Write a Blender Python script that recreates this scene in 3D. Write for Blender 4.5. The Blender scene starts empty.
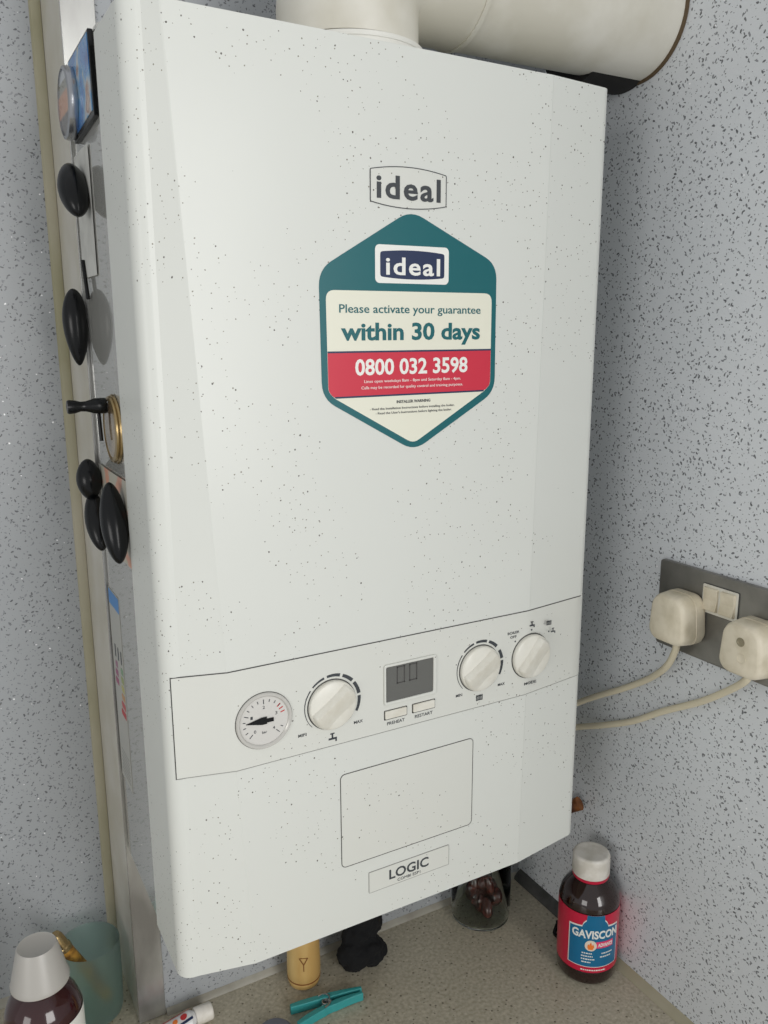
import bpy, bmesh, math, random
from mathutils import Vector, Matrix, Euler
random.seed(7)
PI = math.pi
scn = bpy.context.scene
COL = scn.collection

# ---------------------------------------------------------------- camera
CAM = Vector((-.6251, -.7644, .7008))
yaw, pit, rol, FPX = .5072, -.2127, -.0048, 830.24
fw = Vector((math.sin(yaw)*math.cos(pit), math.cos(yaw)*math.cos(pit), math.sin(pit)))
r0 = Vector((math.cos(yaw), -math.sin(yaw), 0)); u0 = r0.cross(fw)
rt = r0*math.cos(rol) + u0*math.sin(rol); up = -r0*math.sin(rol) + u0*math.cos(rol)
cd = bpy.data.cameras.new('camera'); cam = bpy.data.objects.new('camera', cd); COL.objects.link(cam)
M = Matrix((rt, up, -fw)).transposed().to_4x4(); M.translation = CAM
cam.matrix_world = M
cd.sensor_fit = 'VERTICAL'; cd.sensor_height = 24; cd.lens = 24*FPX/1024; cd.clip_start = .01
scn.camera = cam

# ---------------------------------------------------------------- light
w = bpy.data.worlds.new('world'); scn.world = w; w.use_nodes = True
bg = w.node_tree.nodes['Background']; bg.inputs[0].default_value = (.97, .985, 1, 1); bg.inputs[1].default_value = .52
def area(name, loc, target, sx, sy, power, col=(1, 1, 1)):
    l = bpy.data.lights.new(name, 'AREA'); l.shape = 'RECTANGLE'; l.size = sx; l.size_y = sy; l.energy = power; l.color = col
    o = bpy.data.objects.new(name, l); COL.objects.link(o); o.location = loc
    o.rotation_euler = (Vector(target)-Vector(loc)).to_track_quat('-Z', 'Y').to_euler(); return o
area('window_daylight', (.20, -2.6, .80), (-.25, 0, .40), 1.4, 1.3, 37, (1, .985, .96))
area('side_fill_light', (-3.2, -1.9, .75), (-.1, -.2, .4), 1.2, 1.1, 15, (1, .98, .95))  # added fill, not a real window, lifts the right wall and boiler side
vs = scn.view_settings; vs.view_transform = 'Standard'; vs.look = 'None'; vs.gamma = 1; vs.exposure = .17; vs.use_curve_mapping = False

# ---------------------------------------------------------------- materials
def lin(c):
    c = [v/255 for v in c]
    return tuple((v/12.92 if v <= .04045 else ((v+.055)/1.055)**2.4) for v in c) + (1,)
def mat(name, rgb, rough=.5, metal=0, trans=0, coat=0, ior=1.45, alpha=1, spec=None):
    m = bpy.data.materials.new(name); m.use_nodes = True
    b = m.node_tree.nodes['Principled BSDF']
    b.inputs['Base Color'].default_value = lin(rgb); b.inputs['Roughness'].default_value = rough
    b.inputs['Metallic'].default_value = metal; b.inputs['Transmission Weight'].default_value = trans
    b.inputs['Coat Weight'].default_value = coat; b.inputs['IOR'].default_value = ior; b.inputs['Alpha'].default_value = alpha
    if spec is not None: b.inputs['Specular IOR Level'].default_value = spec
    return m
class NT:
    def __init__(s, m): s.t = m.node_tree; s.b = s.t.nodes['Principled BSDF']
    def n(s, typ, **k):
        x = s.t.nodes.new(typ)
        for a, v in k.items(): setattr(x, a, v)
        return x
    def l(s, a, b): s.t.links.new(a, b)
    def math(s, op, a, b=None):
        x = s.n('ShaderNodeMath', operation=op)
        for i, v in enumerate((a, b)):
            if v is None: continue
            if isinstance(v, (int, float)): x.inputs[i].default_value = v
            else: s.l(v, x.inputs[i])
        return x.outputs[0]
    def mix(s, fac, a, b):
        x = s.n('ShaderNodeMix', data_type='RGBA')
        for sock, v in ((x.inputs[0], fac), (x.inputs[6], a), (x.inputs[7], b)):
            if isinstance(v, (int, float, tuple)): sock.default_value = v
            else: s.l(v, sock)
        return x.outputs[2]
    def coords(s, order='xy', distort=0, dscale=300, wrap=False):
        tc = s.n('ShaderNodeTexCoord'); v = tc.outputs['Object']
        if order != 'xy':
            sp = s.n('ShaderNodeSeparateXYZ'); s.l(v, sp.inputs[0]); cb = s.n('ShaderNodeCombineXYZ')
            s.l(s.math('SUBTRACT', sp.outputs[0], sp.outputs[1]) if wrap else sp.outputs['xyz'.index(order[0])], cb.inputs[0]); s.l(sp.outputs['xyz'.index(order[1])], cb.inputs[1]); v = cb.outputs[0]
        if distort:
            nz = s.n('ShaderNodeTexNoise'); nz.inputs['Scale'].default_value = dscale; s.l(v, nz.inputs['Vector'])
            sb = s.n('ShaderNodeVectorMath', operation='SUBTRACT'); s.l(nz.outputs['Color'], sb.inputs[0]); sb.inputs[1].default_value = (.5, .5, .5)
            sc = s.n('ShaderNodeVectorMath', operation='SCALE'); s.l(sb.outputs[0], sc.inputs[0]); sc.inputs['Scale'].default_value = distort
            ad = s.n('ShaderNodeVectorMath', operation='ADD'); s.l(v, ad.inputs[0]); s.l(sc.outputs[0], ad.inputs[1]); v = ad.outputs[0]
        return v
    def flecks(s, vec, sx, sy, rot, rad, dens, off=(0, 0, 0)):
        mp0 = s.n('ShaderNodeMapping'); mp0.inputs['Rotation'].default_value = (0, 0, rot); mp0.inputs['Location'].default_value = off; s.l(vec, mp0.inputs[0])
        mp = s.n('ShaderNodeMapping'); mp.inputs['Scale'].default_value = (sx, sy, 1); s.l(mp0.outputs[0], mp.inputs[0])
        vo = s.n('ShaderNodeTexVoronoi', voronoi_dimensions='2D'); vo.inputs['Scale'].default_value = 1; s.l(mp.outputs[0], vo.inputs['Vector'])
        sp = s.n('ShaderNodeSeparateColor'); s.l(vo.outputs['Color'], sp.inputs[0])
        r = s.math('MULTIPLY', sp.outputs[0], rad); r = s.math('ADD', r, rad*.35)
        m1 = s.math('LESS_THAN', vo.outputs['Distance'], r); m2 = s.math('LESS_THAN', sp.outputs[1], dens)
        return s.math('MULTIPLY', m1, m2), sp.outputs[2]

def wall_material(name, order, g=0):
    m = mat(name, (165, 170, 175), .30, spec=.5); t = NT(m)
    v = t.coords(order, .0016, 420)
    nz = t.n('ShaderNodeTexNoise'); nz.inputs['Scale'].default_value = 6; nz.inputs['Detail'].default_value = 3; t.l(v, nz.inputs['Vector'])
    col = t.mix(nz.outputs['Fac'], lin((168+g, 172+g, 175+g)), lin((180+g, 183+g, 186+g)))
    n2 = t.n('ShaderNodeTexNoise'); n2.inputs['Scale'].default_value = 900; t.l(v, n2.inputs['Vector'])
    f2 = t.math('MULTIPLY', n2.outputs['Fac'], .16); col = t.mix(f2, col, lin((120, 124, 128)))
    for i, (sx, sy, rot, rad, d) in enumerate([(84, 182, .35, .115, .60), (88, 176, 1.25, .115, .58), (82, 186, 2.1, .12, .58), (86, 172, 2.75, .11, .58), (200, 260, .9, .10, .5)]):
        mk, rnd = t.flecks(v, sx, sy, rot, rad, d, (i*1.37, i*.71, 0))
        dark = t.mix(rnd, lin((88, 90, 93)), lin((142, 145, 149)))
        col = t.mix(mk, col, dark)
    mk, rnd = t.flecks(v, 75, 85, .5, .05, .12, (9, 3, 0))
    col = t.mix(mk, col, lin((250, 250, 252)))
    t.l(col, t.b.inputs['Base Color'])
    t.l(t.math('SUBTRACT', .32, t.math('MULTIPLY', mk, .2)), t.b.inputs['Roughness'])
    return m
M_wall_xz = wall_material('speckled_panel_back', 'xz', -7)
M_wall_yz = wall_material('speckled_panel_side', 'yz', 44)  # same panel as the back, base lightened to stand in for light here

def enamel(name, rgb, order, rough, dens, coat=.6):
    m = mat(name, rgb, rough, coat=coat); t = NT(m); t.b.inputs['Coat Roughness'].default_value = .22 if order == 'xz' else .03
    v = t.coords(order, .0009, 500, wrap=True)
    nz = t.n('ShaderNodeTexNoise'); nz.inputs['Scale'].default_value = 7; nz.inputs['Detail'].default_value = 4; t.l(v, nz.inputs['Vector'])
    a = tuple(c for c in lin(rgb)); b = tuple(c*.965 for c in a[:3])+(1,)
    col = t.mix(nz.outputs['Fac'], a, b)
    # grease splashes gather in patches
    nb = t.n('ShaderNodeTexNoise'); nb.inputs['Scale'].default_value = 9; t.l(v, nb.inputs['Vector'])
    patch = t.math('GREATER_THAN', nb.outputs['Fac'], .47)
    for i, (s, rad, d, c) in enumerate([(110, .055, dens*1.1, (84, 80, 74)), (190, .075, dens*1.3, (126, 122, 110)), (60, .020, dens*.4, (60, 58, 54))]):
        mk, rnd = t.flecks(v, s, s*.93, .3+i, rad, d, (i*2.1, 4-i, 0))
        if i < 2: mk = t.math('MULTIPLY', mk, patch)
        col = t.mix(mk, col, lin(c))
    t.l(col, t.b.inputs['Base Color']); return m
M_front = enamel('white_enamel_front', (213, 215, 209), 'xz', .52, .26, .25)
M_side = enamel('shaded_enamel_side', (178, 178, 172), 'yz', .10, .16, 1)  # white side panel, greyed so the colour carries its shade
M_panel = enamel('white_plastic_panel', (213, 214, 207), 'xz', .35, .18, .3)

def worktop_material():
    m = mat('speckled_laminate', (140, 134, 116), .35); t = NT(m); v = t.coords('xy', .001, 300)
    nz = t.n('ShaderNodeTexNoise'); nz.inputs['Scale'].default_value = 260; nz.inputs['Detail'].default_value = 4; t.l(v, nz.inputs['Vector'])
    cr = t.n('ShaderNodeValToRGB'); cr.color_ramp.elements[0].position = .35; cr.color_ramp.elements[1].position = .68
    cr.color_ramp.elements[0].color = lin((170, 163, 144)); cr.color_ramp.elements[1].color = lin((204, 197, 178)); t.l(nz.outputs['Fac'], cr.inputs[0])
    col = cr.outputs[0]
    for i, (s, rad, d, c) in enumerate([(150, .16, .35, (184, 178, 160)), (95, .09, .3, (206, 200, 182)), (170, .14, .3, (98, 92, 78))]):
        mk, rnd = t.flecks(v, s, s*.9, .3+i, rad, d, (i*2.1, 4-i, 0)); col = t.mix(mk, col, lin(c))
    # worn grimy patches
    n3 = t.n('ShaderNodeTexNoise'); n3.inputs['Scale'].default_value = 14; n3.inputs['Detail'].default_value = 5; t.l(v, n3.inputs['Vector'])
    col = t.mix(t.math('MULTIPLY', n3.outputs['Fac'], .35), col, lin((152, 143, 120)))
    t.l(col, t.b.inputs['Base Color']); return m
M_top = worktop_material()

def blotchy(name, c1, c2, scale, rough=.5, metal=0, lo=.4, hi=.6, stretch=None, **k):
    m = mat(name, c1, rough, metal, **k); t = NT(m); tc = t.n('ShaderNodeTexCoord'); v = tc.outputs['Object']
    if stretch:
        mp = t.n('ShaderNodeMapping'); mp.inputs['Scale'].default_value = stretch; t.l(v, mp.inputs[0]); v = mp.outputs[0]
    nz = t.n('ShaderNodeTexNoise'); nz.inputs['Scale'].default_value = scale; nz.inputs['Detail'].default_value = 5; t.l(v, nz.inputs['Vector'])
    cr = t.n('ShaderNodeValToRGB'); cr.color_ramp.elements[0].position = lo; cr.color_ramp.elements[1].position = hi
    cr.color_ramp.elements[0].color = lin(c1); cr.color_ramp.elements[1].color = lin(c2); t.l(nz.outputs['Fac'], cr.inputs[0])
    t.l(cr.outputs[0], t.b.inputs['Base Color']); return m
M_steel_trim = blotchy('dull_metal_trim', (196, 196, 192), (150, 148, 145), 18, .24, .7, stretch=(1, 1, .35))
M_return = blotchy('painted_return', (196, 193, 184), (184, 180, 166), 12, .4)
M_beige = blotchy('aged_sealant', (172, 166, 146), (150, 146, 118), 10, .5, stretch=(1, 1, .5))
M_seal = blotchy('grey_sealant', (170, 167, 156), (150, 146, 134), 22, .45)
M_seal_shade = blotchy('shaded_sealant', (84, 84, 82), (66, 66, 64), 60, .5)  # sealant darkened to paint in the shade near the wall corner
M_flue = blotchy('aged_white_flue', (214, 211, 200), (202, 198, 184), 18, .42)
M_turret = mat('white_plastic', (222, 221, 214), .35)
M_black = mat('black_gloss', (8, 10, 12), .25, coat=.05, spec=.35)
M_dark = mat('dark_line', (70, 70, 68), .6)
M_mid = mat('grey_line', (150, 150, 146), .6)
M_ink = mat('dark_grey_ink', (58, 62, 66), .45)
M_teal = mat('teal_print', (8, 94, 100), .38)
M_cream = mat('cream_print', (226, 225, 208), .38)
M_red = mat('red_print', (200, 44, 66), .38)
M_navy = mat('navy_print', (30, 44, 78), .38)
M_white = mat('white_print', (232, 232, 226), .4)
M_redline = mat('red_ink', (190, 50, 50), .4)
M_knob = blotchy('cream_white_plastic', (222, 220, 210), (206, 201, 186), 45, .3, lo=.45, hi=.75)
M_lcd = mat('lcd_glass', (98, 98, 94), .12, coat=.5)
M_lcdseg = mat('lcd_segment', (70, 68, 66), .3)
M_recess = mat('dark_gap', (34, 34, 34), .7)
M_gface = mat('gauge_face', (205, 203, 198), .3, coat=.6)
M_bezel = mat('gauge_rim', (196, 194, 188), .25, .2)
M_plug = blotchy('ivory_plug_plastic', (222, 213, 192), (200, 190, 166), 40, .4)
M_cable = mat('ivory_cable', (214, 205, 180), .45)
M_plate = blotchy('black_nickel', (138, 136, 130), (118, 116, 111), 22, .36, .6)
M_amber = mat('brown_glass', (34, 16, 12), .08, coat=.6)
M_cap = blotchy('white_cap', (226, 222, 214), (208, 203, 192), 60, .4)
M_labelred = mat('label_red', (196, 22, 60), .3, coat=.3)
M_labelblue = mat('label_blue', (8, 104, 146), .3, coat=.3)
M_labelpink = mat('label_pink', (228, 60, 110), .3)
M_orange = mat('label_orange', (240, 128, 50), .4)
M_glass = mat('clear_glass', (240, 244, 242), .03, trans=1, ior=1.18)
M_frost = mat('frosted_teal_glass', (210, 230, 224), .34, trans=.94, ior=1.2)
M_wood = blotchy('beech_wood', (206, 176, 116), (188, 152, 92), 30, .45, stretch=(1, 1, .2))
M_woodline = mat('burnt_ring', (128, 84, 44), .5)
M_peg = mat('teal_plastic', (56, 150, 150), .4)
M_metal = mat('spring_metal', (180, 182, 184), .25, 1)
M_cloth = mat('black_wool', (10, 11, 13), .95)
M_gold = mat('gold_metal', (168, 146, 104), .25, .8)
M_blue = mat('energy_blue', (70, 130, 190), .4)

# ---------------------------------------------------------------- helpers
def wloc(o):
    v = Vector((0, 0, 0))
    while o is not None: v = v + o.location; o = o.parent
    return v
def obj(name, bm, m, parent=None, smooth=True, angle=35, loc=None):
    """bmesh in world coordinates -> one mesh object"""
    bmesh.ops.recalc_face_normals(bm, faces=bm.faces)
    me = bpy.data.meshes.new(name); origin = wloc(parent) if parent else Vector((0, 0, 0))
    if loc is not None: origin = origin*0 + Vector(loc)
    bm.transform(Matrix.Translation(-origin))
    if smooth:
        for f in bm.faces: f.smooth = True
        a = math.radians(angle)
        for e in bm.edges:
            if len(e.link_faces) == 2 and e.calc_face_angle(0) > a: e.smooth = False
    bm.to_mesh(me); bm.free()
    for x in (m if isinstance(m, (list, tuple)) else [m]): me.materials.append(x)
    o = bpy.data.objects.new(name, me); COL.objects.link(o)
    if parent: o.parent = parent
    if loc is not None: o.location = Vector(loc) - (wloc(parent) if parent else Vector((0, 0, 0)))
    return o
def thing(name, label, cat, loc, group=None):
    o = bpy.data.objects.new(name, None); COL.objects.link(o); o.location = loc; o.empty_display_size = .02
    return tag(o, label, cat, group)
def tag(o, label, cat, group=None, kind=None):
    o['label'] = label; o['category'] = cat
    if group: o['group'] = group
    if kind: o['kind'] = kind
    return o
def struct(o): o['kind'] = 'structure'; return o
def B(): return bmesh.new()
def quadbox(bm, x0, x1, y0, y1, z0, z1, mi=0):
    v = [bm.verts.new((x, y, z)) for z in (z0, z1) for x, y in ((x0, y0), (x1, y0), (x1, y1), (x0, y1))]
    for f in ((3, 2, 1, 0), (4, 5, 6, 7), (0, 1, 5, 4), (1, 2, 6, 5), (2, 3, 7, 6), (3, 0, 4, 7)):
        bm.faces.new([v[i] for i in f]).material_index = mi
    return v
def bevel_mod(o, wd, seg=3, ang=40):
    md = o.modifiers.new('bevel', 'BEVEL'); md.width = wd; md.segments = seg; md.limit_method = 'ANGLE'; md.angle_limit = math.radians(ang); md.harden_normals = False
    return o
def prism(bm, pts, to3, mi=0):
    """pts 2-D outline; to3(u,v,k) with k=0 back, 1 front"""
    a = [bm.verts.new(to3(u, v, 0)) for u, v in pts]; b = [bm.verts.new(to3(u, v, 1)) for u, v in pts]; n = len(pts)
    bm.faces.new(a).material_index = mi; bm.faces.new(b[::-1]).material_index = mi
    for i in range(n): bm.faces.new((a[i], a[(i+1) % n], b[(i+1) % n], b[i])).material_index = mi
def ring(bm, po, pi, to3):
    n = len(po); V = [[bm.verts.new(to3(u, v, k)) for u, v in p] for p in (po, pi) for k in (0, 1)]
    for i in range(n):
        j = (i+1) % n
        for a, b in ((0, 1), (1, 3), (3, 2), (2, 0)): bm.faces.new((V[a][i], V[a][j], V[b][j], V[b][i]))
def rrect(x0, x1, z0, z1, r, n=5):
    out = []
    for cx, cz, a in ((x1-r, z1-r, 0), (x0+r, z1-r, 90), (x0+r, z0+r, 180), (x1-r, z0+r, 270)):
        for i in range(n+1):
            t = math.radians(a+90*i/n); out.append((cx+r*math.cos(t), cz+r*math.sin(t)))
    return out
def roundpoly(pts, r, n=5):
    out = []; N = len(pts)
    for i in range(N):
        p = Vector(pts[i]); a = (Vector(pts[i-1])-p); b = (Vector(pts[(i+1) % N])-p)
        rr = r[i] if isinstance(r, (list, tuple)) else r
        d = min(rr, a.length*.45, b.length*.45); A = p+a.normalized()*d; Bq = p+b.normalized()*d
        for k in range(n+1):
            t = k/n; q = A*(1-t)**2 + p*2*t*(1-t) + Bq*t*t; out.append((q.x, q.y))
    return out
def front(y0, y1): return lambda u, v, k: (u, y1 if k else y0, v)      # on the boiler front, facing -y
def side(x0, x1): return lambda u, v, k: (x1 if k else x0, u, v)       # facing -x
def lathe(bm, prof, c=(0, 0, 0), seg=48, mtx=None, closed=False, mi=0):
    rows = []
    for r, z in prof:
        if r < 1e-6: rows.append([bm.verts.new((0, 0, z))])
        else: rows.append([bm.verts.new((r*math.cos(2*PI*i/seg), r*math.sin(2*PI*i/seg), z)) for i in range(seg)])
    if closed: rows.append(rows[0])
    for a, b in zip(rows, rows[1:]):
        for i in range(seg):
            j = (i+1) % seg
            vs_ = [a[i % len(a)], a[j % len(a)], b[j % len(b)], b[i % len(b)]]; u = []
            for q in vs_:
                if q not in u: u.append(q)
            if len(u) > 2: bm.faces.new(u).material_index = mi
    vs_ = {v for r in rows for v in r}
    mm = Matrix.Translation(Vector(c)) @ (mtx.to_4x4() if mtx is not None else Matrix.Identity(4))
    for v in vs_: v.co = mm @ v.co
AX = {'-x': Matrix.Rotation(-PI/2, 3, 'Y'), '-y': Matrix.Rotation(PI/2, 3, 'X'), 'x': Matrix.Rotation(PI/2, 3, 'Y')}
def catmull(P, n=10):
    P = [Vector(p) for p in P]; P = [P[0]*2-P[1]]+P+[P[-1]*2-P[-2]]; out = []
    for i in range(1, len(P)-2):
        for k in range(n):
            t = k/n; a, b, c, d = P[i-1:i+3]
            out.append(.5*((2*b)+(c-a)*t+(2*a-5*b+4*c-d)*t*t+(3*b-3*c+d-a)*t**3))
    out.append(P[-2]); return out
def tube(bm, pts, r, seg=12, smooth=8, cap=True):
    P = catmull(pts, smooth) if smooth else [Vector(p) for p in pts]
    rows = []; t = (P[1]-P[0]).normalized(); n = t.orthogonal().normalized()
    for i, p in enumerate(P):
        t = (P[min(i+1, len(P)-1)]-P[max(i-1, 0)]).normalized(); n = (n-t*n.dot(t)).normalized(); b = t.cross(n)
        rr = r(i/(len(P)-1)) if callable(r) else r
        rows.append([bm.verts.new(p+(n*math.cos(2*PI*k/seg)+b*math.sin(2*PI*k/seg))*rr) for k in range(seg)])
    for a, b in zip(rows, rows[1:]):
        for k in range(seg): bm.faces.new((a[k], a[(k+1) % seg], b[(k+1) % seg], b[k]))
    if cap: bm.faces.new(rows[0][::-1]); bm.faces.new(rows[-1])
def ellip(bm, c, rad, rot=None, u=32, v=18, pear=0):
    mm = Matrix.Translation(Vector(c)) @ (rot.to_4x4() if rot is not None else Matrix.Identity(4)) @ Matrix.Diagonal((*rad, 1))
    d = bmesh.ops.create_uvsphere(bm, u_segments=u, v_segments=v, radius=1)
    for q in d['verts']:
        if pear: q.co.x *= 1+pear*q.co.z; q.co.y *= 1+pear*q.co.z
        q.co = mm @ q.co
    return d['verts']
def text_mesh(s, bold=.0, res=3, shear=0, spacing=1):
    cu = bpy.data.curves.new('text_curve', 'FONT'); cu.body = s; cu.size = 1; cu.offset = bold; cu.resolution_u = res; cu.space_character = spacing
    cu.extrude = .01; cu.shear = shear
    o = bpy.data.objects.new('text_tmp', cu); COL.objects.link(o)
    dg = bpy.context.evaluated_depsgraph_get(); dg.update()
    me = bpy.data.meshes.new_from_object(o.evaluated_get(dg))
    bpy.data.objects.remove(o); bpy.data.curves.remove(cu); return me
def text(name, s, u0_, u1_, v0_, vh, to3, m, parent, bold=0, ref=.72, tilt=0, shear=0, spacing=1):
    """fit text between u0..u1, baseline v0, cap height vh (ref = cap height of the font at size 1)"""
    me = text_mesh(s, bold, shear=shear, spacing=spacing); xs = [v.co.x for v in me.vertices]; a, b = min(xs), max(xs)
    bm = B(); bm.from_mesh(me); bpy.data.meshes.remove(me)
    for v in bm.verts:
        u = u0_+(v.co.x-a)/(b-a)*(u1_-u0_); z = v0_+v.co.y/ref*vh + tilt*(u-u0_); v.co = Vector(to3(u, z, 1 if v.co.z > 0 else 0))
    return obj(name, bm, m, parent, smooth=False)

# ================================================================ SETTING
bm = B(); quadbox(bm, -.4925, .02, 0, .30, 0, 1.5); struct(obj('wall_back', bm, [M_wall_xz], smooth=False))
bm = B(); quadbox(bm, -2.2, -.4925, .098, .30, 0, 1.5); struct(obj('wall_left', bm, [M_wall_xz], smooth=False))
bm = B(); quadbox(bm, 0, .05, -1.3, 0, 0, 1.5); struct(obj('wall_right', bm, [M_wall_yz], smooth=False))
bm = B(); quadbox(bm, -2.2, .02, -.62, .12, -.04, 0); o = struct(obj('worktop', bm, M_top, smooth=False)); 
# painted return of the boxed-out wall, its metal edge strip, sealant beads
bm = B(); quadbox(bm, -.4937, -.4925, .001, .098, 0, 1.5); struct(obj('trim_1', bm, M_return, smooth=False))
bm = B(); quadbox(bm, -.4944, -.4668, -.0022, -.0002, .0005, 1.5); pass
struct(bevel_mod(obj('trim_2', bm, M_steel_trim, smooth=False), .0006, 2))
bm = B(); prism(bm, [(-.5035, .0979), (-.502, .0950), (-.497, .0930), (-.494, .0935), (-.4938, .0979)], lambda u, v, k: (u, v, 1.5 if k else 0)); struct(obj('trim_3', bm, M_beige))
def bead(name, a, b, nrm, size, m):
    bm = B(); a = Vector(a); b = Vector(b); n = Vector(nrm)
    sec = [(0, 0), (1, 0), (.82, .3), (.5, .6), (.2, .85), (0, 1)]
    A = [bm.verts.new(a+n*size*u+Vector((0, 0, size*v))) for u, v in sec]; Bv = [bm.verts.new(b+n*size*u+Vector((0, 0, size*v))) for u, v in sec]
    bm.faces.new(A); bm.faces.new(Bv[::-1])
    for i in range(len(sec)): j = (i+1) % len(sec); bm.faces.new((A[i], A[j], Bv[j], Bv[i]))
    return struct(obj(name, bm, m))
bead('trim_4', (-.4660, -.0001, .0002), (-.004, -.0001, .0002), (0, -1, 0), .0055, M_seal)
bead('trim_5', (-.0001, -.110, .0002), (-.0001, -.60, .0002), (-1, 0, 0), .008, M_beige)
bead('trim_6', (-.0001, -.004, .0002), (-.0001, -.109, .0002), (-1, 0, 0), .011, M_seal_shade)
bead('trim_7', (-.515, .0978, .0002), (-2.2, .0978, .0002), (0, -1, 0), .007, M_seal)

# ================================================================ BOILER
YF = -.207; YE = -.199; XL = -.494; XR = -.0890; Z0 = .2030; Z1 = .9025; RC = .012
boiler = thing('boiler', 'large white wall-hung combi boiler with a teal hexagonal guarantee sticker', 'boiler', (-.2948, -.1, Z0))
def inner(z):
    t = (z-.2055)/(.9025-.2055)
    return -.4364+(-.4703+.4364)*t, -.1700+(.0095)*t
def section(z):
    """(x,y) left to right along the cover outside"""
    YE = -.1972-.0018*(z-Z0)/(.9025-Z0); xi, xo = inner(z); P = [(XL, -.1225), (XL, -.160), (XL, -.1860)]
    for i in range(1, 40):
        a = PI + (PI/2-.12)*i/40; P.append((XL+RC+RC*math.cos(a), YE+RC+RC*math.sin(a)))
    P += [(XL+RC+.0015, YE-.0002), (xi-.0010, YF+.0004), (xi, YF), (xi+.006, YF)]
    P += [(xo-.006, YF), (xo, YF), (xo+.0010, YF+.0003), (XR-RC-.0015, YE-.0002)]
    for i in range(39, 0, -1):
        a = -(PI/2-.12)*i/40; P.append((XR-RC+RC*math.cos(a), YE+RC+RC*math.sin(a)))
    P += [(XR, -.1860), (XR, -.160), (XR, -.1225)]
    return P
def yfront(x, z):
    P = [p for p in section(z)][2:-2]
    for a, b in zip(P, P[1:]):
        if a[0] <= x <= b[0]: return a[1]+(b[1]-a[1])*(x-a[0])/max(1e-9, b[0]-a[0])
    return P[0][1]
bm = B(); rows = []
def ztop(x): return .9025-.004*(x-XL)/(-.25-XL) if x < -.25 else .8985+.001*(x+.25)/(XR+.25)
NR = 40
for k in range(NR+1): rows.append([bm.verts.new((x, y, Z0+(ztop(x)-Z0)*k/NR)) for x, y in section(Z0+(Z1-Z0)*k/NR)])
for a, b in zip(rows, rows[1:]):
    for i in range(len(a)-1): bm.faces.new((a[i], a[i+1], b[i+1], b[i]))
    bm.faces.new((a[-1], a[0], b[0], b[-1]))
bm.faces.new(rows[0]); bm.faces.new(rows[-1][::-1])
cover = obj('front_cover', bm, M_front, boiler, angle=3.2); bevel_mod(cover, .0025, 3, 60)
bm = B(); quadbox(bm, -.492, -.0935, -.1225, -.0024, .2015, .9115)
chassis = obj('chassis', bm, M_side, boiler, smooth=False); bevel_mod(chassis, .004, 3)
# control panel: thin raised skin following the cover, dark joints around it
def skin(x0, x1, z0, z1, e, n=60):
    xs = sorted([x0+(x1-x0)*i/n for i in range(n+1)]+[x for zz in (z0,) for x in inner(zz) if x0 < x < x1])
    bm = B(); R_ = []
    for x in xs:
        R_.append([bm.verts.new((x, yfront(x, z0)+.0006, z0)), bm.verts.new((x, yfront(x, z0)-e, z0)), bm.verts.new((x, yfront(x, z1)-e, z1)), bm.verts.new((x, yfront(x, z1)+.0006, z1))])
    for a, b in zip(R_, R_[1:]):
        for i in range(4): bm.faces.new((a[i], a[(i+1) % 4], b[(i+1) % 4], b[i]))
    bm.faces.new(R_[0]); bm.faces.new(R_[-1][::-1]); return bm
obj('control_panel', skin(-.4874, -.0920, .3762, .4560, .0004), M_panel, boiler)
obj('panel_joint', skin(-.4880, -.0920, .4561, .4568, .0005), M_dark, boiler)
obj('panel_joint', skin(-.4880, -.4300, .3756, .3761, .0005), M_mid, boiler)
obj('panel_joint', skin(-.4300, -.0920, .3757, .3760, .0005), M_mid, boiler)
obj('panel_joint', skin(-.4880, -.4874, .3756, .4568, .0005, 3), M_dark, boiler)
FY = YF-.0004
def outline(name, pts, wd, y0, y1, m, parent):
    c = Vector((sum(p[0] for p in pts)/len(pts), sum(p[1] for p in pts)/len(pts))); pin = []
    N = len(pts)
    for i in range(N):
        t = (Vector(pts[(i+1) % N])-Vector(pts[i-1])).normalized(); n = Vector((-t.y, t.x)); q = Vector(pts[i])
        if (c-q).dot(n) < 0: n = -n
        q = q+n*wd; pin.append((q.x, q.y))
    bm = B(); ring(bm, pts, pin, front(y0, y1)); return obj(name, bm, m, parent, smooth=False)
# drop-down flap and model badge
bm = B(); prism(bm, rrect(-.3572, -.2260, .2624, .3473, .004), front(YF, YF-.0003)); flap = obj('access_flap', bm, M_panel, boiler, smooth=False)
outline('flap_gap', rrect(-.3577, -.2255, .2619, .3478, .0045), .0006, YF, YF-.0004, M_dark, flap)
bm = B(); prism(bm, rrect(-.3320, -.2504, .2292, .2490, .0008), front(YF, YF-.0006)); badge = obj('model_badge', bm, M_panel, boiler, smooth=False)
outline('badge_edge', rrect(-.3322, -.2502, .2290, .2492, .0009), .0004, YF, YF-.0007, M_mid, badge)
text('model_name', 'LOGIC', -.3122, -.2720, .2358, .0092, front(YF-.0006, YF-.0008), M_ink, badge, bold=.018)
text('model_line', 'COMBI ESP1', -.3040, -.2806, .2312, .0028, front(YF-.0006, YF-.0008), M_ink, badge)
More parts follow.
